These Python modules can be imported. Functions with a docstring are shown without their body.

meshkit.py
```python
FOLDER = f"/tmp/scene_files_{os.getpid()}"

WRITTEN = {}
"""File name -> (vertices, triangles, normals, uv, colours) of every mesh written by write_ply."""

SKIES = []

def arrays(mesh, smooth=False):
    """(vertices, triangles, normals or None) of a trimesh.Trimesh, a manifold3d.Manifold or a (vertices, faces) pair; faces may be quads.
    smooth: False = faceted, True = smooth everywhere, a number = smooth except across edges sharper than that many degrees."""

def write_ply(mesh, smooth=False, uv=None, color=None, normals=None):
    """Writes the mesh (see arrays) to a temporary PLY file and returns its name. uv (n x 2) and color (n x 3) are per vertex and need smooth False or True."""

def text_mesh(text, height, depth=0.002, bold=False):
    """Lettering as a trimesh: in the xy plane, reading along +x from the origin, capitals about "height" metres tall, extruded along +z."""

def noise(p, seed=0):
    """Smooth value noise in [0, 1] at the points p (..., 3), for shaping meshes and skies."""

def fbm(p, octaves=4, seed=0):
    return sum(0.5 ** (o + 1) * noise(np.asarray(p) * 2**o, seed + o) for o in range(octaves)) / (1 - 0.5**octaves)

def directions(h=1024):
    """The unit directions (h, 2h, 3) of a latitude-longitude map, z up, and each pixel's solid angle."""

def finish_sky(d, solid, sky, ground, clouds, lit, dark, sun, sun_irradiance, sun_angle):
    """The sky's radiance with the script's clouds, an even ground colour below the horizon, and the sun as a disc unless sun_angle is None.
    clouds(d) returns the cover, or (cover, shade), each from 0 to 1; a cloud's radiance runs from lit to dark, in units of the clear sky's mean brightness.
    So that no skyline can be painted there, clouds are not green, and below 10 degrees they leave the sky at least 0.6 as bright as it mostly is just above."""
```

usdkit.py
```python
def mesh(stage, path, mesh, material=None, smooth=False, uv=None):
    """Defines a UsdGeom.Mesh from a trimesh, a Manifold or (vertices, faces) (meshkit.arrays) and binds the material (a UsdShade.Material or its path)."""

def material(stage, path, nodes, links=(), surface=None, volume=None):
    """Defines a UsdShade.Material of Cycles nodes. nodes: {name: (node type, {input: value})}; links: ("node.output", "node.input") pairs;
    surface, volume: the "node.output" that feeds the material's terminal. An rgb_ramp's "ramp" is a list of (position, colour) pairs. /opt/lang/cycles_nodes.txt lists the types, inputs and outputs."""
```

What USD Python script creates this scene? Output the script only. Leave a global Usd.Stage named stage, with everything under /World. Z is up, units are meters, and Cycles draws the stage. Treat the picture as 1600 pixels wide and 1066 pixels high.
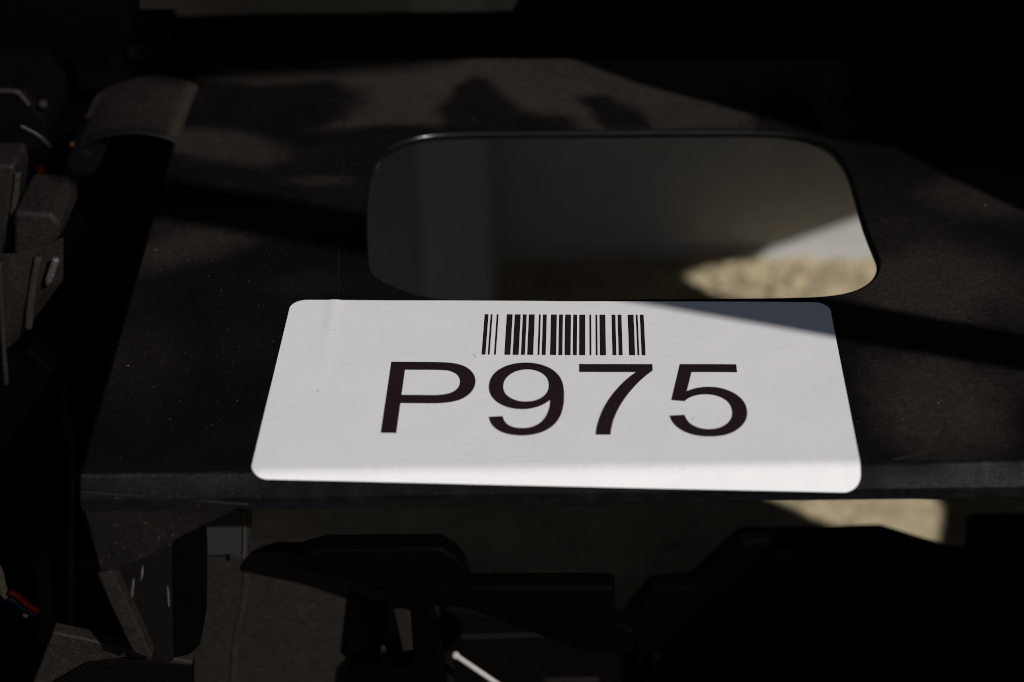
import math, random
import numpy as np, trimesh, manifold3d, shapely
from shapely.geometry import Polygon, Point
from shapely import affinity
from scipy.spatial import Delaunay
import usdkit, meshkit
from pxr import Usd, UsdGeom, UsdLux, UsdShade, Sdf, Gf, Vt

# ------------------------------------------------------------------ stage, camera, sky, sun
stage = Usd.Stage.CreateInMemory()
UsdGeom.SetStageUpAxis(stage, UsdGeom.Tokens.z)
UsdGeom.SetStageMetersPerUnit(stage, 1.0)
world = UsdGeom.Xform.Define(stage, '/World')
stage.SetDefaultPrim(world.GetPrim())
UsdGeom.Scope.Define(stage, '/World/Looks')
MM = 0.001                                     # everything below is laid out in millimetres

F_PX, DIST, ELEV, YAW, ROLL, TX, TY = 2901.957, 340.425, 0.601483, 0.04280399, -0.01946173, -8.22921, -13.10196
tgt = np.array([TX, TY, 0.0])
CAM = tgt + DIST * np.array([math.sin(YAW) * math.cos(ELEV), -math.cos(YAW) * math.cos(ELEV), math.sin(ELEV)])
FW = (tgt - CAM) / DIST
_r = np.cross(FW, [0, 0, 1]); _r /= np.linalg.norm(_r); _u = np.cross(_r, FW)
RT = _r * math.cos(ROLL) + _u * math.sin(ROLL)
UP = -_r * math.sin(ROLL) + _u * math.cos(ROLL)
FOCAL = 40.0
cam = UsdGeom.Camera.Define(stage, '/World/camera')
m4 = np.eye(4); m4[0, :3] = RT; m4[1, :3] = UP; m4[2, :3] = -FW; m4[3, :3] = CAM * MM
cam.AddTransformOp().Set(Gf.Matrix4d(*m4.ravel().tolist()))
cam.CreateFocalLengthAttr(FOCAL)
cam.CreateHorizontalApertureAttr(1600 / F_PX * FOCAL)
cam.CreateVerticalApertureAttr(1066 / F_PX * FOCAL)
cam.CreateClippingRangeAttr(Gf.Vec2f(0.005, 200))
cam.CreateFStopAttr(8.0)
cam.CreateFocusDistanceAttr(0.343)
cam.CreateExposureAttr(-0.63)

SUN_EL, SUN_AZ = math.radians(38), math.radians(35)     # azimuth from -y towards +x
S = np.array([math.sin(SUN_AZ) * math.cos(SUN_EL), -math.cos(SUN_AZ) * math.cos(SUN_EL), math.sin(SUN_EL)])
sun = UsdLux.DistantLight.Define(stage, '/World/sun')
sun.CreateIntensityAttr(1.25); sun.CreateNormalizeAttr(True); sun.CreateAngleAttr(0.53)
sun.CreateColorAttr(Gf.Vec3f(1.0, 0.97, 0.935))
zx = np.cross([0, 0, 1], S); zx /= np.linalg.norm(zx); zy = np.cross(S, zx)
ms = np.eye(4); ms[0, :3] = zx; ms[1, :3] = zy; ms[2, :3] = S
sun.AddTransformOp().Set(Gf.Matrix4d(*ms.ravel().tolist()))
sky = UsdLux.DomeLight.Define(stage, '/World/sky')
sky.GetPrim().SetCustomDataByKey('kind', 'structure')
sky_m = usdkit.material(stage, '/World/Looks/sky', {
    's': ('sky_texture', {'sky_type': 'single_scattering', 'sun_disc': False, 'sun_elevation': SUN_EL, 'sun_rotation': math.atan2(S[0], S[1])}),
    'b': ('background_shader', {'strength': 0.05})}, [('s.color', 'b.color')], surface='b.background')
UsdShade.MaterialBindingAPI.Apply(sky.GetPrim()).Bind(sky_m)

# ------------------------------------------------------------------ helpers
rng = np.random.default_rng(7); random.seed(7)

def ray(px, py):
    return FW * F_PX + RT * (px - 800) + UP * (533 - py)
def on(px, py, axis, val):
    """The point of the plane axis = val seen at photograph pixel (px, py)."""
    k = 'xyz'.index(axis); d = ray(px, py)
    return CAM + d * (val - CAM[k]) / d[k]
def on_z(px, py, z=0.0): return on(px, py, 'z', z)
def on_y(px, py, y): return on(px, py, 'y', y)

_used = {}
def numbered(parent, name):
    k = _used.get((parent, name), 0); _used[(parent, name)] = k + 1
    return name if k == 0 else f'{name}_{k:03d}'
def tag(prim, label=None, cat=None, group=None, kind=None):
    for k, v in (('label', label), ('category', cat), ('group', group), ('kind', kind)):
        if v: prim.SetCustomDataByKey(k, v)
    return prim
def thing(name, label, cat, group=None):
    x = UsdGeom.Xform.Define(stage, '/World/' + numbered('/World', name))
    return tag(x.GetPrim(), label, cat, group)
def obj(name, mesh, mat, parent=None, smooth=30, dust=None):
    """One Mesh prim (geometry given in millimetres). dust: a number or a function of the points."""
    pp = '/World' if parent is None else str(parent.GetPath())
    v, f, n = meshkit.arrays(mesh)
    tm = trimesh.Trimesh(np.asarray(v) * MM, f, process=False)
    m = usdkit.mesh(stage, f'{pp}/{numbered(pp, name)}', tm, LOOK[mat], smooth=smooth)
    if dust is not None:
        p = np.array(m.GetPointsAttr().Get()) / MM
        d = dust(p) if callable(dust) else np.full(len(p), float(dust))
        UsdGeom.PrimvarsAPI(m).CreatePrimvar('dust', Sdf.ValueTypeNames.FloatArray, 'vertex').Set(Vt.FloatArray.FromNumpy(np.clip(d, 0, 1).astype(np.float32)))
    return m.GetPrim()

def grid_fill(poly, step, keep=None):
    """Vertices (n, 2) and faces of a polygon filled with an even grid, its outline resampled."""
    b = poly.bounds
    xs, ys = np.arange(b[0], b[2], step), np.arange(b[1], b[3], step)
    g = np.stack(np.meshgrid(xs, ys), -1).reshape(-1, 2)
    inner = poly.buffer(-step * 0.45)
    g = g[shapely.contains_xy(inner, g[:, 0], g[:, 1])]
    rims = []
    for ring in [poly.exterior, *poly.interiors]:
        c = np.array(ring.segmentize(step * 0.9).coords)[:-1]
        rims.append(c)
    pts = np.vstack([*rims, g])
    f = Delaunay(pts).simplices
    c = pts[f].mean(1)
    f = f[shapely.contains_xy(poly, c[:, 0], c[:, 1])]
    a = pts[f]; area = (a[:, 1, 0] - a[:, 0, 0]) * (a[:, 2, 1] - a[:, 0, 1]) - (a[:, 1, 1] - a[:, 0, 1]) * (a[:, 2, 0] - a[:, 0, 0])
    f = f[np.abs(area) > 1e-9]; area = area[np.abs(area) > 1e-9]
    f[area < 0] = f[area < 0][:, ::-1]
    return pts, f, [len(r) for r in rims]

def strip(rows):
    """A surface through rows of equally many points."""
    rows = [np.asarray(r) for r in rows]; n = len(rows[0]); v = np.vstack(rows); f = []
    for i in range(len(rows) - 1):
        for j in range(n - 1):
            a, b, c, d = i * n + j, i * n + j + 1, (i + 1) * n + j + 1, (i + 1) * n + j
            f += [(a, b, c), (a, c, d)]
    return v, np.array(f)

_ball = manifold3d.Manifold.sphere(1.0, 10)
def prism(poly, h, b=0.0):
    """Polygon extruded 0..h along z, all edges rounded with radius b."""
    p = poly.buffer(-b, join_style=2).buffer(0) if b else poly
    if p.is_empty: p, b = poly, 0
    g = max(getattr(p, 'geoms', [p]), key=lambda q: q.area)
    cs = manifold3d.CrossSection([np.array(r.coords)[:-1] for r in [g.exterior, *g.interiors]], manifold3d.FillRule.EvenOdd)
    m = manifold3d.Manifold.extrude(cs, max(h - 2 * b, 0.01)).translate((0, 0, b))
    return m.minkowski_sum(_ball.scale((b, b, b))) if b else m
def mesh_of(m):
    k = m.to_mesh(); return trimesh.Trimesh(np.array(k.vert_properties)[:, :3], np.array(k.tri_verts), process=False)
def slab_y(px, y, thick, b=0.6, back=False):
    """A plate standing in the plane y, its front face outlined by photograph pixels, reaching back by thick."""
    q = np.array([on_y(*p, y) for p in px])
    m = mesh_of(prism(Polygon(q[:, [0, 2]]).buffer(0), thick, b))
    if back: y0 = y - thick
    else: y0 = y
    v = m.vertices; return trimesh.Trimesh(np.stack([v[:, 0], y0 + v[:, 2], v[:, 1]], 1), m.faces[:, ::-1], process=False)
def slab_z(px, z, thick, b=0.6):
    q = np.array([on_z(*p, z) for p in px])
    m = mesh_of(prism(Polygon(q[:, :2]).buffer(0), thick, b)); m.apply_translation((0, 0, z - thick)); return m
def box(lo, hi, b=0.0):
    lo, hi = np.minimum(lo, hi), np.maximum(lo, hi)
    m = mesh_of(prism(shapely.box(lo[0], lo[1], hi[0], hi[1]), hi[2] - lo[2], b)); m.apply_translation((0, 0, lo[2])); return m
def tube(path, r, n=10, closed=False):
    path = np.asarray(path, float); rows = []
    t = np.gradient(path, axis=0); t /= np.linalg.norm(t, axis=1, keepdims=True)
    ref = np.array([0.3, 0.2, 0.93])
    for p, d, rr in zip(path, t, np.broadcast_to(r, len(path))):
        a = np.cross(d, ref); a /= np.linalg.norm(a); c = np.cross(d, a)
        th = np.linspace(0, 2 * np.pi, n + 1)
        rows.append(p + rr * (np.cos(th)[:, None] * a + np.sin(th)[:, None] * c))
    v, f = strip(rows)
    k = len(v); v = np.vstack([v, path[:1], path[-1:]])
    caps = [(k, j + 1, j) for j in range(n)] + [(k + 1, k - n - 1 + j, k - n + j) for j in range(n)]
    m = trimesh.Trimesh(v, np.vstack([f, caps]), process=False); m.merge_vertices(); m.fix_normals(); return m
def curve(pts, n=24):
    """Catmull-Rom through the points."""
    p = np.asarray(pts, float); p = np.vstack([2 * p[0] - p[1], p, 2 * p[-1] - p[-2]]); out = []
    for i in range(1, len(p) - 2):
        for t in np.linspace(0, 1, n, endpoint=False):
            out.append(0.5 * (2 * p[i] + (p[i + 1] - p[i - 1]) * t + (2 * p[i - 1] - 5 * p[i] + 4 * p[i + 1] - p[i + 2]) * t * t + (3 * p[i] - p[i - 1] - 3 * p[i + 1] + p[i + 2]) * t ** 3))
    return np.array(out + [p[-2]])
def fbm(p, scale, octaves=4, seed=0): return meshkit.fbm(np.asarray(p) * scale, octaves, seed)

# ------------------------------------------------------------------ materials
LOOK = {}
def plastic(name, clean, dusty, rough=0.42, spec=0.35):
    LOOK[name] = usdkit.material(stage, '/World/Looks/' + name, {
        'pos': ('geometry', {}),
        'att': ('attribute', {'attribute': 'dust'}),
        'n1': ('noise_texture', {'scale': 900.0, 'detail': 5.0, 'roughness': 0.75}),
        'r1': ('rgb_ramp', {'ramp': [(0.3, (0.4, 0.4, 0.4)), (0.72, (1.0, 1.0, 1.0))]}),
        'fib': ('mapping', {'scale': (500.0, 2600.0, 2600.0), 'rotation': (0, 0, 0.04)}),
        'n3': ('noise_texture', {'scale': 1.0, 'detail': 3.0, 'roughness': 0.6}),
        'r3': ('rgb_ramp', {'ramp': [(0.35, (0.55, 0.55, 0.55)), (0.65, (1.0, 1.0, 1.0))]}),
        'mu': ('math', {'math_type': 'multiply'}), 'mu2': ('math', {'math_type': 'multiply_add', 'use_clamp': True}),
        'n4': ('noise_texture', {'scale': 3200.0, 'detail': 2.0, 'roughness': 0.5}),
        'r4': ('rgb_ramp', {'ramp': [(0.58, (0, 0, 0)), (0.72, (0.9, 0.9, 0.9))]}),
        'aa': ('math', {'math_type': 'add', 'value2': 0.06}), 'sp': ('math', {'math_type': 'multiply'}),
        'col': ('mix', {'mix_type': 'mix', 'color1': clean, 'color2': dusty}),
        'ro': ('map_range', {'from_min': 0.0, 'from_max': 0.5, 'to_min': rough, 'to_max': 0.9, 'clamp': True}),
        'n2': ('noise_texture', {'scale': 2600.0, 'detail': 3.0, 'roughness': 0.6}),
        'bp': ('bump', {'strength': 0.25, 'distance': 0.00006}),
        'p': ('principled_bsdf', {'specular_ior_level': spec})},
        [('pos.position', 'n1.vector'), ('n1.fac', 'r1.fac'), ('pos.position', 'fib.vector'), ('fib.vector', 'n3.vector'), ('n3.fac', 'r3.fac'),
         ('att.fac', 'mu.value1'), ('r1.color', 'mu.value2'), ('mu.value', 'mu2.value1'), ('r3.color', 'mu2.value2'), ('pos.position', 'n4.vector'), ('n4.fac', 'r4.fac'), ('att.fac', 'aa.value1'), ('aa.value', 'sp.value1'), ('r4.color', 'sp.value2'), ('sp.value', 'mu2.value3'),
         ('mu2.value', 'col.fac'), ('col.color', 'p.base_color'), ('mu2.value', 'ro.value'), ('ro.result', 'p.roughness'),
         ('pos.position', 'n2.vector'), ('n2.fac', 'bp.height'), ('bp.normal', 'p.normal')], surface='p.BSDF')
plastic('black_plastic', (0.0024, 0.0024, 0.0027), (0.041, 0.031, 0.0225), 0.42, 0.19)
plastic('shade_black', (0.0007, 0.0007, 0.0007), (0.03, 0.025, 0.02), 0.6, 0.025)  # black_plastic darkened in colour, standing in for deep shade
plastic('smooth_black', (0.0026, 0.0029, 0.0043), (0.11, 0.102, 0.095), 0.5, 0.035)  # bluish base paints sky reflection; pale second colour carries lip wear and glints
plastic('glossy_black', (0.003, 0.003, 0.0033), (0.041, 0.031, 0.0225), 0.2, 0.5)
plastic('grey_plastic', (0.021, 0.021, 0.023), (0.05, 0.042, 0.034), 0.5, 0.3)
def plain(name, color, rough=0.5, spec=0.4, metallic=0.0, var=0.15, scale=300.0):
    c1 = tuple(c * (1 - var) for c in color); c2 = tuple(min(1, c * (1 + var)) for c in color)
    LOOK[name] = usdkit.material(stage, '/World/Looks/' + name, {
        'pos': ('geometry', {}), 'n': ('noise_texture', {'scale': scale, 'detail': 4.0}),
        'r': ('rgb_ramp', {'ramp': [(0.3, c1), (0.7, c2)]}),
        'p': ('principled_bsdf', {'roughness': rough, 'specular_ior_level': spec, 'metallic': metallic})},
        [('pos.position', 'n.vector'), ('n.fac', 'r.fac'), ('r.color', 'p.base_color')], surface='p.BSDF')
plain('print_ink', (0.017, 0.0085, 0.0095), 0.7, 0.15, var=0.25, scale=2500)
plain('red_wire', (0.016, 0.0003, 0.0006), 0.6, 0.02)
plain('blue_wire', (0.0007, 0.0014, 0.006), 0.6, 0.02)
plain('pale_metal', (0.36, 0.34, 0.32), 0.5, 0.3, 0.1)
plain('glint_fibre_grey', (0.06, 0.056, 0.053), 0.45, 0.4, var=0.5, scale=1500)  # pale grey of the painted highlight streaks and the sticker fibres
plain('rust', (0.07, 0.032, 0.014), 0.8, 0.1)
plain('grit', (0.26, 0.205, 0.16), 0.9, 0.2, var=0.4, scale=3000)
LOOK['paper'] = usdkit.material(stage, '/World/Looks/paper', {
    'pos': ('geometry', {}),
    'n1': ('noise_texture', {'scale': 1500.0, 'detail': 4.0, 'roughness': 0.65}),
    'n2': ('noise_texture', {'scale': 90.0, 'detail': 4.0, 'roughness': 0.6}),
    'r': ('rgb_ramp', {'ramp': [(0.3, (0.775, 0.765, 0.77)), (0.7, (0.815, 0.805, 0.805))]}),
    'b1': ('bump', {'strength': 0.6, 'distance': 0.00004}), 'b2': ('bump', {'strength': 0.3, 'distance': 0.0004}),
    'p': ('principled_bsdf', {'roughness': 0.6, 'specular_ior_level': 0.3})},
    [('pos.position', 'n1.vector'), ('pos.position', 'n2.vector'), ('n2.fac', 'r.fac'), ('r.color', 'p.base_color'),
     ('n2.fac', 'b2.height'), ('n1.fac', 'b1.height'), ('b2.normal', 'b1.normal'), ('b1.normal', 'p.normal')], surface='p.BSDF')
def mineral(name, dark, light, s1, s2, bump):
    LOOK[name] = usdkit.material(stage, '/World/Looks/' + name, {
        'pos': ('geometry', {}), 'n1': ('noise_texture', {'scale': s1, 'detail': 6.0, 'roughness': 0.65}),
        'n2': ('noise_texture', {'scale': s2, 'detail': 5.0, 'roughness': 0.7}),
        'm': ('mix', {'mix_type': 'mix', 'fac': 0.5}),
        'r': ('rgb_ramp', {'ramp': [(0.36, dark), (0.5, tuple((a + 2 * b) / 3 for a, b in zip(dark, light))), (0.68, light)]}),
        'bp': ('bump', {'strength': 0.6, 'distance': bump}),
        'p': ('principled_bsdf', {'roughness': 0.9, 'specular_ior_level': 0.2})},
        [('pos.position', 'n1.vector'), ('pos.position', 'n2.vector'), ('n1.fac', 'm.color1'), ('n2.fac', 'm.color2'), ('m.color', 'r.fac'),
         ('r.color', 'p.base_color'), ('n2.fac', 'bp.height'), ('bp.normal', 'p.normal')], surface='p.BSDF')
mineral('sandy_concrete', (0.28, 0.225, 0.14), (0.68, 0.57, 0.375), 45.0, 260.0, 0.002)
mineral('wall_paint', (0.37, 0.362, 0.345), (0.50, 0.495, 0.482), 25.0, 200.0, 0.0006)
mineral('shaded_grey', (0.22, 0.215, 0.21), (0.27, 0.265, 0.26), 8.0, 200.0, 0.0002)  # darker copy of the post paint, shade put into the colour
mineral('grey_paint', (0.34, 0.34, 0.345), (0.41, 0.41, 0.415), 8.0, 200.0, 0.0002)

# ------------------------------------------------------------------ setting: ground and wall behind
GZ, WY = -200.0, 340.0
def ground_mesh():
    xs = np.concatenate([np.linspace(-6000, -260, 12), np.arange(-250, 251, 2.5), np.linspace(260, 6000, 12)])
    ys = np.concatenate([np.linspace(-6000, 60, 12), np.arange(70, 372, 2.5), np.linspace(380, 6000, 10)])
    X, Y = np.meshgrid(xs, ys); p = np.stack([X, Y, 0 * X], -1)
    near = np.clip((260 - np.abs(X)) / 40, 0, 1) * np.clip((Y - 60) / 40, 0, 1)
    Z = GZ + near * ((fbm(p, 1 / 35, 4, 3) - 0.5) * 6 + (fbm(p, 1 / 7, 3, 9) - 0.5) * 1.6 + (fbm(p, 1 / 3, 2, 19) - 0.5) * 1.2)
    return strip(np.stack([X, Y, Z], -1))
tag(obj('ground', ground_mesh(), 'sandy_concrete', smooth=True), kind='structure')
wall = thing('building_wall', 'pale painted wall at the back, seen through the slot, foot in the sandy ground', 'wall')
obj('wall_face', box((-1500, WY, GZ - 20), (1500, WY + 120, 900), 2), 'wall_paint', wall)
obj('wall_foot', box((-1500, WY - 3, GZ - 20), (1500, WY + 1, GZ + 3), 1), 'wall_paint', wall)
obj('sky_blocker', box((-900, 158.5, 461), (900, WY - 3.5, 468), 0.5), 'wall_paint', wall)  # added slab over the gap, only cuts sky light on wall and ground
post = thing('grey_post', 'plain grey square post standing against the pale wall, left in the slot', 'post')
q0, q1, q2 = on_y(540, 300, 262), on_y(655, 300, 258), on_y(763, 300, 258)
obj('post_face', box((q1[0], 258, GZ - 5), (q2[0], 336, 500), 1), 'grey_paint', post)
obj('post_side', box((q0[0] - 30, 258.9, GZ - 5), (q1[0] + 1.5, 334, 499), 0.5), 'shaded_grey', post)  # darker colour stands in for a face turned from the light

# ------------------------------------------------------------------ the black front panel
panel = thing('front_panel', 'dusty black plastic front panel with a rounded slot and a white sticker on it', 'car part')
K = 0.035                                        # the front edge runs slightly askew
CK, SK = math.cos(math.atan(K)), math.sin(math.atan(K))
def bend_y(x): return -50.0 + K * x
def blob(p, px, py, rx, ry, ang=0.0, soft=0.5):
    """Smooth spot round the point seen at a pixel of the top plate, radii in millimetres."""
    c = on_z(px, py); a = math.radians(ang); dx, dy = p[:, 0] - c[0], p[:, 1] - c[1]
    u, w = (dx * math.cos(a) + dy * math.sin(a)) / rx, (-dx * math.sin(a) + dy * math.cos(a)) / ry
    r = np.sqrt(u * u + w * w) + (fbm(p, 1 / 9, 4, 5) - 0.5) * 0.7
    return np.clip((1 + soft / 2 - r) / soft, 0, 1)
def patch(p, px, soft):
    """1 inside an irregular outline given in pixels of the top plate, fading over soft mm."""
    q = Polygon([on_z(*t)[:2] for t in px]).buffer(0); g = shapely.points(p[:, 0], p[:, 1])
    d = shapely.distance(q.boundary, g) * np.where(shapely.contains_xy(q, p[:, 0], p[:, 1]), 1, -1) + (fbm(p, 1 / 6, 4, 51) - 0.5) * 5
    return np.clip(0.5 + d / soft, 0, 1)
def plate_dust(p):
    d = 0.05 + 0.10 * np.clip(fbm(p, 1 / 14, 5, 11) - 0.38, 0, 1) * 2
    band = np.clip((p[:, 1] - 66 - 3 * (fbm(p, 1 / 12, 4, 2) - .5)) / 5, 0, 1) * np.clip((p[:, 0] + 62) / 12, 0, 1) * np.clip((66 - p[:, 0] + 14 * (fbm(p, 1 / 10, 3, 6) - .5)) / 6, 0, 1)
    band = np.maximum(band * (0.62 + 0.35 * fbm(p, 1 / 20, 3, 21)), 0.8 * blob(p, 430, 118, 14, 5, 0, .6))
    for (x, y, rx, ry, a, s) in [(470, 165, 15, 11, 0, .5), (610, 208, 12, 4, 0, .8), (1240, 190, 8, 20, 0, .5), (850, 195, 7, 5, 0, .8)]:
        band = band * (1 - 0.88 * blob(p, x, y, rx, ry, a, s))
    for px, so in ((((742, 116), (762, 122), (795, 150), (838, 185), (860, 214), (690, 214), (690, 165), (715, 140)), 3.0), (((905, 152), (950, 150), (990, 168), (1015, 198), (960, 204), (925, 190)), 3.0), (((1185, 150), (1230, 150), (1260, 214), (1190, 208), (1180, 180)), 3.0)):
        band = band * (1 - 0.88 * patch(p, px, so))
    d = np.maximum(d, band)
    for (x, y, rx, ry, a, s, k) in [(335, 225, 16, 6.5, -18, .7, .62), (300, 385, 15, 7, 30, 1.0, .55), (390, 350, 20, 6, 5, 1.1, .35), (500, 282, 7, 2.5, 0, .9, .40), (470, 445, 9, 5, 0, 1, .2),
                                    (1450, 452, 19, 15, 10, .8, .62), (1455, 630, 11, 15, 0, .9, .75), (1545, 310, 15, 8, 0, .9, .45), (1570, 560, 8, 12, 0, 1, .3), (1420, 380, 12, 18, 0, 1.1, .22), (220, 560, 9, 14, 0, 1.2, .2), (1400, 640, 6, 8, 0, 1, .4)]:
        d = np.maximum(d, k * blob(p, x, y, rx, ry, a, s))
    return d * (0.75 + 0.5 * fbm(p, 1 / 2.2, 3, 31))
def warp(x, y):
    p = np.stack([x, y, 0 * x], -1); return (fbm(p, 1 / 40, 3, 8) - 0.5) * 0.35

# slot outline, smoothed
hole_px = [(577, 420), (573, 350), (577, 285), (590, 247), (615, 226), (655, 212), (715, 207), (880, 206), (1060, 205), (1190, 204), (1250, 209), (1297, 228), (1322, 260), (1334, 300), (1348, 350), (1362, 385), (1372, 408), (1367, 432), (1342, 451), (1300, 461), (1230, 464), (1050, 465), (870, 467), (715, 468), (655, 461), (612, 445), (588, 432)]
hp = np.array([on_z(*p)[:2] for p in hole_px])
for _ in range(3):
    hp = np.stack([0.75 * hp + 0.25 * np.roll(hp, -1, 0), 0.25 * hp + 0.75 * np.roll(hp, -1, 0)], 1).reshape(-1, 2)
hole = Polygon(hp)
if not hole.exterior.is_ccw: hole = Polygon(hp[::-1])
hc = np.array([hole.exterior.interpolate(t, True).coords[0] for t in np.linspace(0, 1, 260, endpoint=False)])
tn = np.roll(hc, -1, 0) - np.roll(hc, 1, 0); tn /= np.linalg.norm(tn, axis=1, keepdims=True)
hn = np.stack([tn[:, 1], -tn[:, 0]], 1)          # outward from the slot
R_RIM = 0.75
hole_top = Polygon(hc + hn * R_RIM)
XR = 116.0
left_x = lambda y: -81.4 - 0.047 * (y - 4)
outline = Polygon([(left_x(bend_y(-80)), bend_y(left_x(-50))), (XR, bend_y(XR)), (XR, 104), (left_x(104), 104)])
pl = outline.difference(hole_top)
pts, fc, _ = grid_fill(pl, 1.3)
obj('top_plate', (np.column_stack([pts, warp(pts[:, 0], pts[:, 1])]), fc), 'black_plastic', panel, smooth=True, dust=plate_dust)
rows = []
closed = lambda a: np.vstack([a, a[:1]])
for a in np.linspace(0, math.pi / 2, 8):
    o = R_RIM * (1 - math.sin(a)); q = hc + hn * o
    rows.append(closed(np.column_stack([q, warp(q[:, 0], q[:, 1]) * math.cos(a) - R_RIM * (1 - math.cos(a))])))
rows.append(closed(np.column_stack([hc + hn * 0.05, np.full(len(hc), -1.7)])))
rows.append(closed(np.column_stack([hc + hn * 1.2, np.full(len(hc), -1.7)])))
v, f = strip(rows)
obj('slot_rim', (v, f), 'glossy_black', panel, smooth=40, dust=lambda p: 0.04 + 0 * p[:, 0])

# front lip: fillet, 45 degree bevel, fillet, short drop
def profile(R, B, tail=0.0, r2=0.5, drop=2.3, back=3.0, off=0.0):
    out = []
    for a in np.linspace(0, math.pi / 4, 7): out.append(((R + off) * math.sin(a), (R + off) * math.cos(a) - R))
    x, z = out[-1]; c = math.sqrt(.5)
    out.append((x + B * c, z - B * c))
    return out
def lip_rows(xs, R=1.2, B=3.5):
    pr = profile(R, B); x1, z1 = pr[-1]
    r2 = 0.45
    for a in np.linspace(math.pi / 4, math.pi / 2, 5)[1:]:
        pr.append((x1 + r2 * (math.sin(a) - math.sin(math.pi / 4)), z1 + r2 * (math.cos(a) - math.cos(math.pi / 4))))
    x2, z2 = pr[-1]
    pr += [(x2 + 0.03, z2 - 2.0), (x2 - 0.25, z2 - 2.35), (x2 - 3.5, z2 - 2.4)]
    rows = []
    for (d, z) in pr:
        y = bend_y(xs) - d * CK
        wv = warp(xs, bend_y(xs))
        rows.append(np.column_stack([xs + d * SK, y, z + wv * math.exp(-d * 1.2) + 0.05 * np.sin(xs * 0.11 + d)]))
    return rows
def lip_dust_glint(p):
    d = 0.012 + 0.05 * np.clip(fbm(p, 1 / 3, 4, 14) - 0.42, 0, 1) * 3
    e = np.exp(-((p[:, 2] + 0.22) / 0.16) ** 2)
    d = d + e * (0.8 * np.clip((p[:, 0] - 62) / 6, 0, 1) * fbm(p, 1 / 4, 3, 77) + 0.2 * np.clip((-46 - p[:, 0]) / 8, 0, 1)) * (0.4 + 1.2 * fbm(p, 1 / 1.5, 3, 15))  # pale top edge: wear together with a painted glint
    d = d + 0.35 * np.exp(-((p[:, 2] + 2.75) / 0.22) ** 2) * np.clip((p[:, 0] - 52) / 5, 0, 1)  # painted glint line along the lower bevel edge
    return np.where(p[:, 2] < -3.3, d * 0.6 + 0.03, d)
xs = np.arange(-78.9, XR + 0.1, 0.8)
v, f = strip(lip_rows(xs))
obj('front_lip', (v, f[:, ::-1]), 'smooth_black', panel, smooth=35, dust=lip_dust_glint)
# left side wall under the plate and raised mould line
ys = np.arange(bend_y(-80), 104.1, 2.0)
rows = [np.column_stack([left_x(ys) - d, ys, np.full(len(ys), z) + warp(left_x(ys), ys) * (d == 0)]) for d, z in ((0, 0), (0.5, -0.15), (0.85, -0.5), (1.0, -1.0), (1.4, -14.0))]
v, f = strip(rows); obj('side_wall', (v, f[:, ::-1]), 'shade_black', panel, smooth=40, dust=0.1)
l0, l1 = on_z(526, 475), on_z(541, 150)
ln = np.linspace(l0, l1, 40); ln[:, 2] = warp(ln[:, 0], ln[:, 1]) - 0.05
obj('mould_line', tube(ln, 0.16, 6), 'black_plastic', panel, smooth=True, dust=lambda p: 0.5 * fbm(p, 1 / 6, 3, 4))
arc = np.array([on_z(*p) for p in ((1478, 655), (1476, 672), (1466, 692), (1447, 706), (1420, 714), (1395, 718))]); arc = curve(arc, 8); arc[:, 2] = warp(arc[:, 0], arc[:, 1])
obj('scratch_ridge', tube(arc, 0.10, 6), 'black_plastic', panel, smooth=True, dust=0.4)

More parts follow.
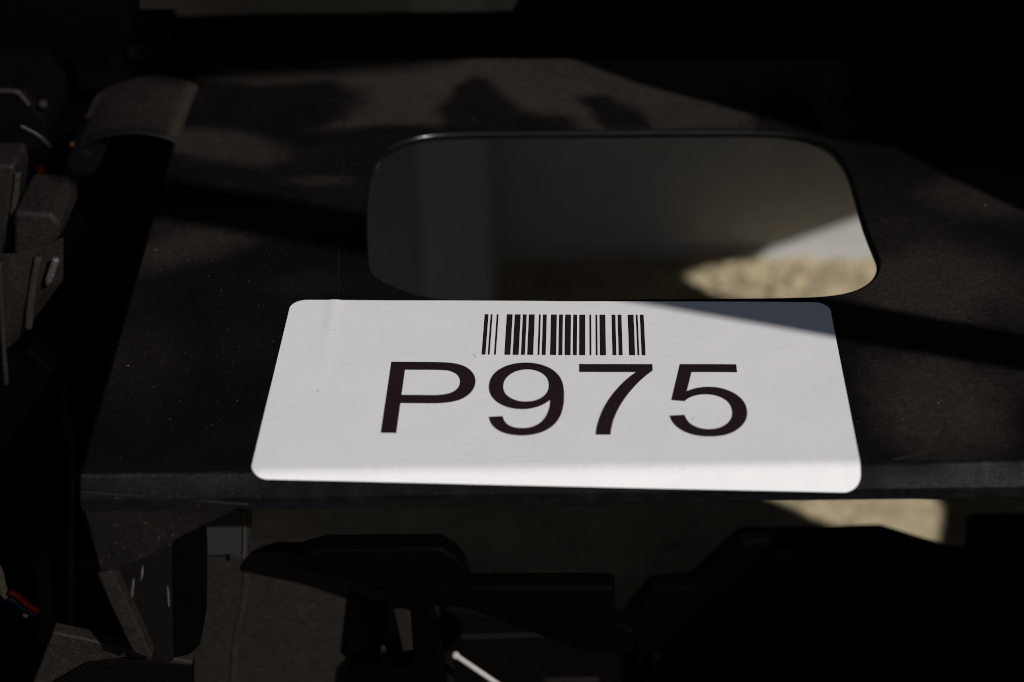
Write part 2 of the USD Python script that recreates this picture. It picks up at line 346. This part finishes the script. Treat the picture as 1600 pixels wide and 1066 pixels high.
# gusset at the left end
g_face = [(124, 768), (405, 789), (378, 793), (332, 815), (282, 840), (236, 868), (200, 886), (158, 897), (140, 830)]
obj('gusset_face', slab_y(g_face, -55.6, 1.4, 0.3), 'black_plastic', panel, dust=lambda p: 0.10 + 0.25 * np.clip(fbm(p, 1 / 2.5, 4, 17) - 0.45, 0, 1) * 3)
obj('gusset_flange', slab_y([(148, 892), (174, 893), (206, 955), (240, 1032), (207, 1020), (176, 955)], -53.5, 3.0, 0.5), 'black_plastic', panel, dust=0.42)
web = obj('gusset_web', slab_y([(172, 888), (236, 866), (268, 848), (268, 900), (270, 1035), (238, 1034), (204, 958)], -51.0, 1.5, 0.4), 'black_plastic', panel, dust=0.07)
for a, b, c, w in (((209, 904), (207, 922), (206, 938), .32), ((223, 884), (222, 896), (220, 908), .3), ((201, 968), (210, 990), (224, 1020), .38), ((262, 915), (263, 932), (264, 948), .28)):  # pale tubes painting the highlight streaks on the web
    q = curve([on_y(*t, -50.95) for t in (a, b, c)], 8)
    obj('glint_streak', tube(q, w * np.sin(np.linspace(0.35, 2.8, len(q))), 8), 'glint_fibre_grey', web, smooth=True)
obj('gusset_back', slab_y([(262, 815), (318, 800), (322, 860), (321, 960), (312, 1010), (296, 1024), (268, 1030)], -40.0, 2, 0.4), 'shade_black', panel, dust=0.02)

# saddle (half-round cover) at the rear left
sad_c = on_z(192, 232, 0)
y0s, y1s = on_z(278, 222)[1], on_z(200, 128, 1)[1]
prof = [(278, 222), (262, 215), (240, 209), (215, 206), (190, 207), (165, 211), (142, 218), (124, 227), (113, 235)]
sp = np.array([on_y(*t, y0s) for t in prof])
sp2 = np.vstack([curve(sp, 5), sp[-1] + [-1.6, 0, -1.2], sp[-1] + [-3.2, 0, -4.5], sp[-1] + [-4.2, 0, -16]])
rows = []
for y, k in ((y0s + 0.9, -1.1), (y0s + 0.25, -0.75), (y0s, -0.45), (y0s + 0.15, -0.12), (y0s + 0.6, 0.0), *[(t, 0.0) for t in np.linspace(y0s + 4, y1s, 12)]):
    r = sp2.copy(); r[:, 1] = y + np.where(np.arange(len(r)) > len(r) - 4, 3.0, 0) * (y < y0s + 3); r[:, 2] += k; rows.append(r)
v, f = strip(rows)
def saddle_dust_crease(p):
    e = np.exp(-((p[:, 0] + 107.0) / 1.6) ** 2) * 0.45 + 0.35 * np.exp(-((p[:, 0] + 85) / 1.2) ** 2)  # left term pales the edge to paint its lit crease
    return np.clip(0.36 + e - 0.3 * np.exp(-((p[:, 1] - y0s) / 1.0) ** 2), 0, 1) * (0.6 + 0.8 * fbm(p, 1 / 5, 4, 3))
obj('saddle', (v, f), 'black_plastic', panel, smooth=40, dust=saddle_dust_crease)
pin = tube([on_y(128, 256, y0s - 2) + [0, t, 0] for t in (0, 0.6, 8, 16)], [3.1, 3.5, 3.5, 3.5], 24)
obj('saddle_pin', pin, 'black_plastic', panel, smooth=35, dust=0.0)
gr = on_y(113, 225, y0s + 1)
le = sp[-1]
obj('saddle_lit_edge', tube([le + [0.1, t, -0.35] for t in np.linspace(0.8, y1s - y0s, 10)], 0.6, 10), 'black_plastic', panel, smooth=True, dust=0.85)  # pale tone paints the lit crease along the saddle
obj('rust_spot', trimesh.creation.icosphere(2, 0.45).apply_translation(gr + [0, -0.2, 0]), 'rust', panel, smooth=True)

# ------------------------------------------------------------------ the sticker
lab = thing('sticker', 'white paper sticker with a barcode and the large code P975 on the black panel', 'sticker')
LR, LB = 2.0, 3.5
def lab_warp(x, y):
    p = np.stack([x, y, 0 * x], -1)
    crease = 0.17 * np.exp(-((x + 42.3 + 0.02 * y) / 0.9) ** 2) * np.clip((y + 25) / 20, 0, 1)
    return warp(x, y) + 0.14 + crease + (fbm(p, 1 / 11, 3, 41) - 0.5) * 0.06
def fold(u, v, off=0.0):
    """Sheet position (u, v) laid on the plate and down over the front edge."""
    R = LR * (0.8 + 0.6 * np.exp(-((u - 0) / 24) ** 2))             # the paper lifts off the edge a little in its middle
    y0 = bend_y(u) + 0.414 * R - 0.7 - 0.11 * (R - 1.2)
    d = (y0 - v) * CK
    a = np.clip(d / R, 0, math.pi / 4)
    s = np.maximum(d - R * math.pi / 4, 0)
    fwd = R * np.sin(a) + s * math.sqrt(.5) + off * np.sin(a)
    z = R * (np.cos(a) - 1) - s * math.sqrt(.5) + off * np.cos(a)
    on_top = d <= 0
    y = np.where(on_top, v, y0 - fwd * CK)
    x = np.where(on_top, u, u + fwd * SK * 0)
    zz = np.where(on_top, off, z) + lab_warp(u, np.maximum(v, bend_y(u))) * np.where(on_top, 1, np.exp(-np.maximum(d, 0) * 0.15))
    return np.column_stack([x, y, zz])
ca, sa = math.cos(math.radians(-0.35)), math.sin(math.radians(-0.35))
sheet = shapely.box(-50.75 + 3, -53.6 + 3, 50.75 - 3, -3).buffer(3, quad_segs=10)
sheet = affinity.translate(affinity.rotate(sheet, -0.1, origin=(0, 0)), 0.2, 0.05)
p2, f2, nr = grid_fill(sheet, 0.9)
top = fold(p2[:, 0], p2[:, 1], 0.06)
n0 = nr[0]; low = fold(p2[:n0, 0], p2[:n0, 1], -0.04)
k = len(top); side = []
for i in range(n0):
    j = (i + 1) % n0; side += [(i, k + i, j), (j, k + i, k + j)]
sv = np.vstack([top[:n0], low]); side = np.array([[(t if t < k else t - k + n0) for t in q] for q in side])
pm = trimesh.util.concatenate([trimesh.Trimesh(top, f2, process=False), trimesh.Trimesh(sv, side, process=False)])
obj('paper', pm, 'paper', lab, smooth=35)

G = {  # outlines: start, then straight points or (control, point) pairs of quadratic curves, 2048 units to the em
 'P': [[(158, 0), (158, 1466), (711, 1466), (857, 1466, 934, 1452), (1042, 1434, 1115, 1383.5), (1188, 1333, 1232.5, 1242), (1277, 1151, 1277, 1042), (1277, 855, 1158, 725.5), (1039, 596, 728, 596), (352, 596), (352, 0)],
       [(352, 769), (731, 769), (919, 769, 998, 839), (1077, 909, 1077, 1036), (1077, 1128, 1030.5, 1193.5), (984, 1259, 908, 1280), (859, 1293, 727, 1293), (352, 1293)]],
 '9': [[(112, 339), (285, 355), (307, 233, 369, 178), (431, 123, 528, 123), (611, 123, 673.5, 161), (736, 199, 776, 262.5), (816, 326, 843, 434), (870, 542, 870, 654), (870, 666, 869, 690), (815, 604, 721.5, 550.5), (628, 497, 519, 497), (337, 497, 211, 629), (85, 761, 85, 977), (85, 1200, 216.5, 1336), (348, 1472, 546, 1472), (689, 1472, 807.5, 1395), (926, 1318, 987.5, 1175.5), (1049, 1033, 1049, 763), (1049, 482, 988, 315.5), (927, 149, 806.5, 62), (686, -25, 523, -25), (350, -25, 240.5, 71), (131, 167, 112, 339)],
       [(849, 986), (849, 1141, 766.5, 1232), (684, 1323, 568, 1323), (448, 1323, 359, 1225), (270, 1127, 270, 971), (270, 831, 354.5, 743.5), (439, 656, 563, 656), (688, 656, 768.5, 743.5), (849, 831, 849, 986)]],
 '7': [[(97, 1274), (97, 1447), (1046, 1447), (1046, 1307), (906, 1158, 768.5, 911), (631, 664, 556, 403), (502, 219, 487, 0), (302, 0), (305, 174, 371, 420.5), (437, 667, 561.5, 895.5), (686, 1124, 826, 1274)]],
 '5': [[(85, 384), (274, 400), (295, 262, 371.5, 192.5), (448, 123, 556, 123), (686, 123, 776, 221), (866, 319, 866, 481), (866, 635, 779.5, 724), (693, 813, 553, 813), (466, 813, 396, 773.5), (326, 734, 286, 671), (117, 693), (259, 1446), (988, 1446), (988, 1274), (403, 1274), (324, 880), (456, 972, 601, 972), (793, 972, 925, 839), (1057, 706, 1057, 497), (1057, 298, 941, 153), (800, -25, 556, -25), (356, -25, 229.5, 87), (103, 199, 85, 384)]]}
def contour(c):
    out = [c[0]]
    for s in c[1:]:
        if len(s) == 2: out.append(s)
        else:
            a = np.array(out[-1]); q = np.array(s[:2]); b = np.array(s[2:])
            out += [tuple((1 - t) ** 2 * a + 2 * t * (1 - t) * q + t * t * b) for t in np.linspace(0, 1, 9)[1:]]
    return out
def printed(poly, name, step=0.8):
    p, f, _ = grid_fill(poly, step)
    return obj(name, (fold(p[:, 0], p[:, 1], 0.075), f), 'print_ink', lab, smooth=True)
TS, TSX, TOX, TOY = 0.01449264, 0.01449264 * 0.956615, -32.0025, -41.42
penx = 0
for ch, adv, nm in (('P', 1366, 'letter'), ('9', 1139, 'digit'), ('7', 1139, 'digit'), ('5', 1139, 'digit')):
    g = Polygon(contour(G[ch][0])).buffer(0)
    for h in G[ch][1:]: g = g.difference(Polygon(contour(h)).buffer(0))
    g = affinity.affine_transform(g, [TSX, 0, 0, TS, TOX + penx * TSX, TOY])
    tag(printed(g, nm), f'printed black {nm} {ch}'); penx += adv
bars = [2, 1, 1, 3, 3, 2, 3, 1, 2, 3, 2, 3, 2, 3, 1, 1, 3, 2, 2, 3, 1, 2]
gaps = [1, 2, 4, 1, 1, 1, 2, 1, 2, 1, 1, 1, 1, 2, 2, 1, 3, 1, 3, 1, 1]
mod = (16.10 + 13.63) / (sum(bars) + sum(gaps)); x = -13.63
for i, b in enumerate(bars):
    printed(shapely.box(x + 0.012, -17.70, x + b * mod - 0.012, -4.52).buffer(-0.1).buffer(0.1), 'bar', 0.7)
    x += (b + (gaps[i] if i < len(gaps) else 0)) * mod

for pth in ([(739, 555), (742, 557), (743, 560)], [(495, 614), (499, 611)], [(521, 518), (524, 517)], [(1080, 655), (1084, 657)], [(470, 690), (472, 690)]):
    q = np.array([on_z(*t)[:2] for t in pth]); q = fold(q[:, 0], q[:, 1], 0.09); q = curve(q, 5) if len(q) > 2 else q
    obj('fibre', tube(q, 0.035, 6), 'glint_fibre_grey', lab, smooth=True)
# ------------------------------------------------------------------ grit lying on the panel
gm = []
def grain(p, r):
    s = trimesh.creation.icosahedron(); s.vertices *= r * rng.uniform(0.6, 1.3, (len(s.vertices), 3)) * [1, 1, 0.6]; s.apply_translation(p); gm.append(s)
inner = pl.buffer(-2)
while len(gm) < 900:
    x, y = rng.uniform(-82, 112), rng.uniform(-50, 100)
    if not inner.contains(Point(x, y)) or sheet.buffer(0.6).contains(Point(x, y)): continue
    if rng.random() > 0.25 + plate_dust(np.array([[x, y, 0.0]]))[0] + 0.3 * (y < 10): continue
    grain((x, y, float(warp(np.array([x]), np.array([y]))[0]) + 0.02), rng.choice([0.03, 0.05, 0.07, 0.14], p=[.55, .34, .10, .01]))
for _ in range(500):
    x = rng.uniform(-78, 110); d = rng.uniform(0, 4.6)
    if -50 < x < 52 and d < 4.2: continue
    grain((x, bend_y(x) - 0.35 - d * .68, -0.1 - d * .62 + (0.05 if d > .5 else 0)), rng.choice([0.03, 0.04, 0.06]))
for _ in range(110):
    q = on_y(rng.uniform(135, 330), rng.uniform(785, 885), -55.65)
    if Polygon([on_y(*t, -55.65)[[0, 2]] for t in g_face]).buffer(-0.5).contains(Point(q[0], q[2])): grain(q, rng.choice([0.025, 0.035, 0.055]))
tag(obj('grit', trimesh.util.concatenate(gm), 'grit', smooth=False), 'fine pale sand grains scattered over the black panel', 'grit', kind='stuff')

pb = []
while len(pb) < 170:
    x, y = rng.uniform(20, 190), WY - abs(rng.normal(0, 14)) - 2
    r = rng.choice([0.6, 0.9, 1.3, 2.0], p=[.4, .3, .2, .1])
    k = trimesh.creation.icosphere(1, 1.0); k.vertices *= r * rng.uniform(0.75, 1.25, (len(k.vertices), 3)) * [1.2, 1, 0.7]
    k.apply_translation((x, y, GZ + 0.3 * r)); pb.append(k)
tag(obj('pebbles', trimesh.util.concatenate(pb), 'sandy_concrete', smooth=True), 'small stones and grit along the foot of the pale wall', 'pebbles', kind='stuff')

# ------------------------------------------------------------------ black beam behind the panel
beam = thing('rear_beam', 'black beam running along behind the slotted panel', 'car part')
obj('beam_body', slab_y([(20, 24), (215, 24), (420, 18), (800, 14), (840, -60), (1750, -80), (1750, 160), (1000, 150), (300, 150), (20, 150)], 128, 14, 1.5, True), 'shade_black', beam, dust=0.01)
obj('beam_ledge', box((-150, 105, -9), (112, 128, -4), 0.8), 'shade_black', beam, dust=0.03)
obj('clip', slab_y([(885, -20), (1000, -20), (1000, 10), (960, 18), (885, 12)], 124, 5, 1), 'black_plastic', beam, dust=0.05)
obj('clip_foot', slab_y([(876, 30), (888, 30), (888, 46), (876, 46)], 124, 5, .5), 'black_plastic', beam, dust=0.1)
obj('clip_foot', slab_y([(996, 15), (1006, 15), (1006, 34), (996, 34)], 124, 5, .5), 'black_plastic', beam, dust=0.05)
bk = obj('bracket', slab_y([(165, 30), (270, 28), (258, 125), (165, 125)], 106, 6, 1), 'shade_black', beam, dust=0.05)
obj('bracket_hole', slab_y([(198, 75), (230, 75), (230, 95), (198, 95)], 105.2, 2, .4), 'black_plastic', bk, dust=0.1)
obj('bolt_head', trimesh.creation.icosphere(2, 1.6).apply_translation(on_y(244, 119, 103)), 'black_plastic', beam, smooth=True, dust=0.5)

# ------------------------------------------------------------------ housing at the left
hs = thing('lamp_housing', 'dusty black plastic housing with ribs at the left edge beside the panel', 'car part')
Y = 22.0
obj('body', slab_y([(-160, 138), (40, 140), (66, 175), (78, 200), (70, 236), (30, 250), (-20, 262), (-160, 262)], 40, 20, 1.5), 'shade_black', hs, dust=lambda p: 0.02 + 0.12 * fbm(p, 1 / 5, 4, 6))
obj('upper_body', slab_y([(-160, -60), (212, -60), (208, 60), (160, 100), (-160, 100)], 60, 8, 2), 'shade_black', hs, dust=0.0)
obj('top_edge', tube(curve([on_y(*t, 40.0) for t in ((-40, 142), (20, 143), (33, 150), (46, 165))], 8), 0.7, 10), 'black_plastic', hs, smooth=True, dust=0.35)
obj('edge_nub', trimesh.creation.icosphere(2, 1.1).apply_translation(on_y(67, 163, 39.3)), 'black_plastic', hs, smooth=True, dust=0.35)
obj('side_rib', tube(curve([on_y(*t, 40.2) for t in ((30, 196), (60, 212), (80, 232))], 8), 0.8, 8), 'black_plastic', hs, smooth=True, dust=0.12)
obj('upright', slab_y([(-160, 262), (22, 258), (27, 285), (22, 330), (-5, 420), (-160, 420)], 20, 10, 1), 'black_plastic', hs, dust=lambda p: 0.1 + 0.5 * fbm(p, 1 / 3, 4, 6))
obj('upright_edge', tube(curve([on_y(*t, 19.5) for t in ((28, 270), (25, 300), (20, 335))], 6), 0.7, 8), 'black_plastic', hs, smooth=True, dust=0.75)
obj('block', slab_y([(20, 331), (80, 334), (95, 350), (94, 372), (70, 398), (20, 402)], 14, 16, 1.2), 'black_plastic', hs, dust=lambda p: 0.1 + 0.5 * fbm(p, 1 / 3, 4, 8))
# curved cover below the block
cp = []
for t in np.linspace(0, 1, 14):
    r = []
    for s in np.linspace(0, 1, 10):
        px = -30 + 118 * s - 62 * max(0, t - 0.45) / 0.55 * s; py = 396 + (150 + 20 * (1 - s)) * t
        q = on_y(px, py, 10.0); r.append(q + [0, 9 * (1 - math.cos((s - 0.35) * 1.9)), 0])
    cp.append(r)
v, f = strip(cp)
cc = obj('curved_cover', (v, f[:, ::-1]), 'black_plastic', hs, smooth=True, dust=lambda p: 0.22 + 0.25 * fbm(p, 1 / 6, 4, 8))
obj('cover_rib', tube(curve([on_y(*t, 10.4) for t in ((60, 402), (53, 440), (47, 480), (45, 512))], 8), 0.8, 8), 'black_plastic', cc, smooth=True, dust=0.75)
obj('cover_edge', tube(curve([on_y(*t, 8.5) for t in ((0, 410), (2, 470), (6, 545), (10, 600))], 8), 0.5, 8), 'black_plastic', cc, smooth=True, dust=0.55)
obj('edge_glint', tube(curve([on_y(*t, 10.0) for t in ((88, 403), (83, 418), (74, 445))], 8), [0.3] + [0.75] * 14 + [0.5, 0.3], 10), 'glint_fibre_grey', cc, smooth=True)  # pale tube painting a highlight streak on the cover
obj('gap_blackout', slab_y([(-400, -60), (60, -60), (70, 110), (300, 120), (300, 1150), (-400, 1150)], 116, 3, 0.5), 'shade_black', hs, dust=0.0)  # black plate added to keep the gap beside the panel dark
obj('lower_body', slab_y([(-160, 560), (10, 550), (55, 520), (95, 560), (120, 700), (110, 1130), (-160, 1130)], 36, 6, 1, True), 'shade_black', hs, dust=0.0)
def wire(name, px, y, r, mat, label):
    tag(obj(name, tube(curve([on_y(*t, y) for t in px], 8), r, 10), mat, smooth=True), label, 'wire')
wire('red_wire', [(62, 262), (63, 272), (56, 285), (54, 300), (57, 318), (62, 330)], 30, 0.85, 'red_wire', 'short red wire looping out of the black housing, upper left of the photo')
wire('blue_wire', [(54, 262), (60, 270), (50, 284), (47, 300), (50, 330)], 31, 0.8, 'blue_wire', 'dark blue wire behind the red one, upper left of the photo')
wire('red_wire', [(14, 925), (28, 932), (42, 945), (60, 956)], -30, 0.65, 'red_wire', 'short red wire in the dark at the bottom left corner')
wire('blue_wire', [(12, 934), (26, 942), (40, 953), (56, 962)], -29, 0.6, 'blue_wire', 'dark blue wire under the red one, bottom left corner')
ce = thing('wire_plug', 'pale-tipped black connector at the bottom left edge by the lower red wire', 'plug')
obj('sleeve', tube(curve([on_y(*t, -28) for t in ((-30, 850), (-4, 890), (4, 920), (14, 935))], 8), 0.9, 12), 'black_plastic', ce, smooth=True, dust=0.9)
obj('tip', trimesh.creation.icosphere(2, 0.6).apply_translation(on_y(40, 961, -28.6)), 'black_plastic', ce, smooth=True, dust=0.8)

# ------------------------------------------------------------------ parts under the front edge
low = thing('lower_duct', 'dusty brown-black duct below the panel at the lower left', 'car part')
dw = obj('duct_wall', slab_y([(300, 866), (392, 866), (450, 866), (500, 876), (660, 918), (700, 1150), (300, 1150)], -6, 6, 0.8), 'black_plastic', low, dust=lambda p: 0.3 + 0.35 * fbm(p, 1 / 8, 4, 19))
obj('duct_collar', slab_y([(308, 800), (384, 797), (386, 868), (312, 872)], -13, 8, 0.8), 'grey_plastic', low, dust=0.05)
obj('collar_edge', tube(curve([on_y(*t, -13.3) for t in ((381, 800), (382, 835), (381, 872))], 8), 0.35, 8), 'grey_plastic', low, smooth=True, dust=0.5)
obj('duct_ridge', tube(curve([on_y(*t, -5.5) for t in ((386, 876), (380, 940), (368, 1000), (362, 1080), (358, 1150))], 8), 0.9, 10), 'black_plastic', dw, smooth=True, dust=0.6)
obj('slot_shade', slab_y([(548, 935), (562, 938), (565, 1045), (545, 1028), (538, 1020)], -8, 3, 0.3), 'shade_black', low, dust=0.0)  # black slab in place of the shade inside a slot
obj('slot_cheek', slab_y([(566, 940), (604, 946), (602, 1024), (598, 1035), (568, 1035)], -7.2, 1.5, 0.3), 'shade_black', low, dust=0.2)
obj('duct_foot', slab_y([(566, 1018), (706, 1014), (712, 1034), (700, 1150), (566, 1150)], -10, 4, 0.6, True), 'shade_black', low, dust=0.3)
obj('duct_peg', slab_y([(594, 1012), (604, 1012), (604, 1034), (594, 1034)], -15, 2, 0.4), 'black_plastic', low, dust=0.5)
low2 = thing('lower_flange', 'dusty black flange with a rounded edge at the bottom left corner', 'car part')
obj('flange_plate', slab_y([(82, 988), (140, 1000), (215, 1020), (300, 1034), (300, 1042), (200, 1028), (135, 1036), (82, 1066), (40, 1150), (20, 1150)], -38, 3, 0.5), 'black_plastic', low2, dust=lambda p: 0.3 + 0.3 * fbm(p, 1 / 4, 4, 19))
obj('flange_wall', slab_y([(200, 1029), (300, 1040), (300, 1150), (40, 1150), (84, 1066), (136, 1037)], -36, 3, 0.5), 'shade_black', low2, dust=0.1)
arm = thing('arm_with_shadow', 'black arm under the middle of the panel, its pointed tip in place of a shadow on the duct', 'car part')
obj('arm_shadow_head', slab_y([(438, 858), (480, 840), (510, 832), (690, 830), (715, 845), (728, 862), (738, 892), (740, 925), (690, 925), (640, 912), (560, 884)], -22, 5, 1.1, True), 'shade_black', arm, dust=0.0)  # black tip stands in for a shadow falling on the duct
obj('arm_bar', slab_y([(690, 892), (960, 891), (962, 945), (990, 960), (990, 1000), (900, 990), (740, 930), (690, 915)], -21, 5, 1.1, True), 'shade_black', arm, dust=0.0)
obj('arm_leg', slab_y([(642, 905), (672, 908), (694, 1018), (700, 1060), (600, 1050), (604, 1022), (650, 1012)], -20, 5, 0.5, True), 'shade_black', arm, dust=0.0)
tray = thing('lower_tray', 'large black tray with a stepped outline filling the lower right', 'car part')
obj('tray_wall', slab_y([(955, 1000), (962, 955), (1012, 893), (1078, 886), (1152, 817), (1250, 816), (1376, 812), (1440, 832), (1490, 846), (1545, 848), (1760, 850), (1760, 1160), (960, 1160)], 40, 6, 2.4, True), 'shade_black', tray, dust=0.0)
obj('tray_post', slab_y([(1506, 795), (1760, 795), (1760, 1160), (1500, 1160)], 47, 6, 2.4, True), 'shade_black', tray, dust=0.0)
obj('tray_floor', slab_y([(1020, 1018), (1190, 1012), (1192, 1040), (1330, 1042), (1325, 1160), (980, 1160)], 33, 2, 0.5, True), 'shade_black', tray, dust=0.2)
obj('tray_clip', slab_y([(1210, 852), (1232, 850), (1236, 872), (1216, 876)], 33, 2, 0.4, True), 'black_plastic', tray, dust=0.12)
fill = thing('under_shelf', 'black shelf behind the lower duct and tray', 'car part')
obj('shelf_front', slab_y([(690, 930), (1000, 985), (1000, 1160), (640, 1160)], 38, 4, 0.6, True), 'shade_black', fill, dust=0.1)
obj('shelf_edge', tube(curve([on_y(*t, 33.8) for t in ((706, 995), (780, 994), (860, 992), (940, 996))], 6), 0.35, 8), 'black_plastic', fill, smooth=True, dust=0.3)
obj('shelf_lip', tube(curve([on_y(*t, 33.8) for t in ((850, 1064), (900, 1062), (935, 1062))], 6), 0.4, 8), 'black_plastic', fill, smooth=True, dust=0.5)
rod = thing('thin_rod', 'pale metal rod slanting down at the bottom edge under the panel', 'rod')
ra, rb = on_y(712, 1024, -22), on_y(800, 1084, -26)
obj('shaft', tube(np.linspace(ra, rb, 12), 0.62, 12), 'pale_metal', rod, smooth=True)
obj('rod_end', trimesh.creation.icosphere(2, 0.85).apply_translation(ra), 'pale_metal', rod, smooth=True)

# ------------------------------------------------------------------ added sheets and a bar beyond the frame that shape sun and sky light
def toward_sun(p, t): return np.asarray(p) + S * t
cover = thing('shade_cover', 'added unseen black sheet with a bar, shaped to shade the upper right of the panel', 'car part')
sh = [on_z(*p) for p in ((700, 98), (800, 80), (880, 88), (1000, 132), (1200, 186), (1300, 218), (1400, 232), (1480, 275), (1600, 332))]
ring = [toward_sun(p, 235) for p in sh] + [toward_sun(p, 235) for p in ((128, 10, 0), (128, 70, 0), (170, 70, 0), (172, 185, 0), (-20, 185, 0))]  # outline of the wanted shade moved sunward, widened to stop stray sun
bar_l = [((-110, 48.0, 0), 420), ((118, -27, 0), 175)]
pr = mesh_of(prism(Polygon([q[:2] for q in ring]).buffer(0), 3, 0)); pr.apply_translation((0, 0, ring[0][2]))
obj('shade_plate', pr, 'shade_black', cover, dust=0.0)
ba, bb = toward_sun(*bar_l[0]), toward_sun(*bar_l[1])
obj('stay_bar', tube(np.linspace(ba, bb, 6), np.linspace(6.6, 4.6, 6), 14), 'shade_black', cover, smooth=30, dust=0.0)
side = thing('sun_mask', 'added unseen black sheet right of the slotted panel, openings shaped for the sunlit patches', 'car part')
pz = lambda q: (np.asarray(q) + S * ((-8.2 - q[2]) / S[2]))[:2]
op1 = Polygon([pz(on_z(*p, GZ)) for p in ((1170, 765), (1272, 812), (1400, 852), (1460, 852), (1471, 785), (1440, 772), (1400, 762))])
op2 = Polygon([pz(on_z(*p, GZ)) for p in ((1064, 431), (1100, 450), (1160, 470), (1460, 482))] + [pz(on_y(*p, WY)) for p in ((1430, 306), (1192, 391))] + [pz(on_z(*p, GZ)) for p in ((1180, 404), (1110, 414))])
op = op1.buffer(0).union(op2.buffer(0))  # openings follow the sunlit patches on ground and wall, projected sunward
plate = shapely.box(108, -170, 520, 330).difference(op)
pm2 = mesh_of(prism(plate, 2, 0)); pm2.apply_translation((0, 0, -9.2))
obj('blocker_sheet', pm2, 'shade_black', side, dust=0.0)
obj('mask_flange', box((520.5, -170, GZ - 5), (524, 330, -7.2), 0.5), 'shade_black', side, dust=0.0)

stack = thing('rear_blocker', 'added unseen black sheet behind the rear beam, blocks sun, sky and reflections', 'car part')
obj('blocker_sheet', box((-700, 150, -4), (215, 158, 460), 1), 'shade_black', stack, dust=0.0)  # added to darken the wall and what the panel reflects
obj('blocker_wing', box((215.5, 150, 12), (560, 158, 460), 1), 'shade_black', stack, dust=0.0)
obj('blocker_foot', box((-700, 150, GZ - 5), (-330, 158, -4.2), 0), 'shade_black', stack, dust=0.0)
floor = thing('low_blocker', 'added flat black sheet low beneath the front panel, blocks bounced light', 'car part')
obj('low_sheet', box((-600, -420, -144), (600, 30, -140), 1), 'shade_black', floor, dust=0.02)  # added to cut light bounced from the sunlit ground

left_block = thing('left_blocker', 'added unseen black sheet far to the left of the panel, blocks sky light', 'car part')
obj('left_sheet_rear', box((-330, 159, GZ - 5), (-322, 336, 460), 2), 'shade_black', left_block, dust=0.0)
obj('left_sheet', box((-330, -380, GZ - 5), (-322, 149, 520), 2), 'shade_black', left_block, dust=0.0)  # added to cut sky light from the left

sun_strip = thing('shade_strip', 'added unseen black strip high in front, shades the rear edge of the panel', 'shade_caster')
ring = [toward_sun(p, 620)[:2] for p in [on_z(*q) for q in ((240, 133), (480, 119), (640, 108), (712, 97))] + [(-10, 175, 0), (-140, 175, 0)]]  # added strip, outlined to shade the rear edge of the plate
pr = mesh_of(prism(Polygon(ring).buffer(0), 3, 0)); pr.apply_translation((0, 0, S[2] * 620))
obj('strip_sheet', pr, 'shade_black', sun_strip, dust=0.0)
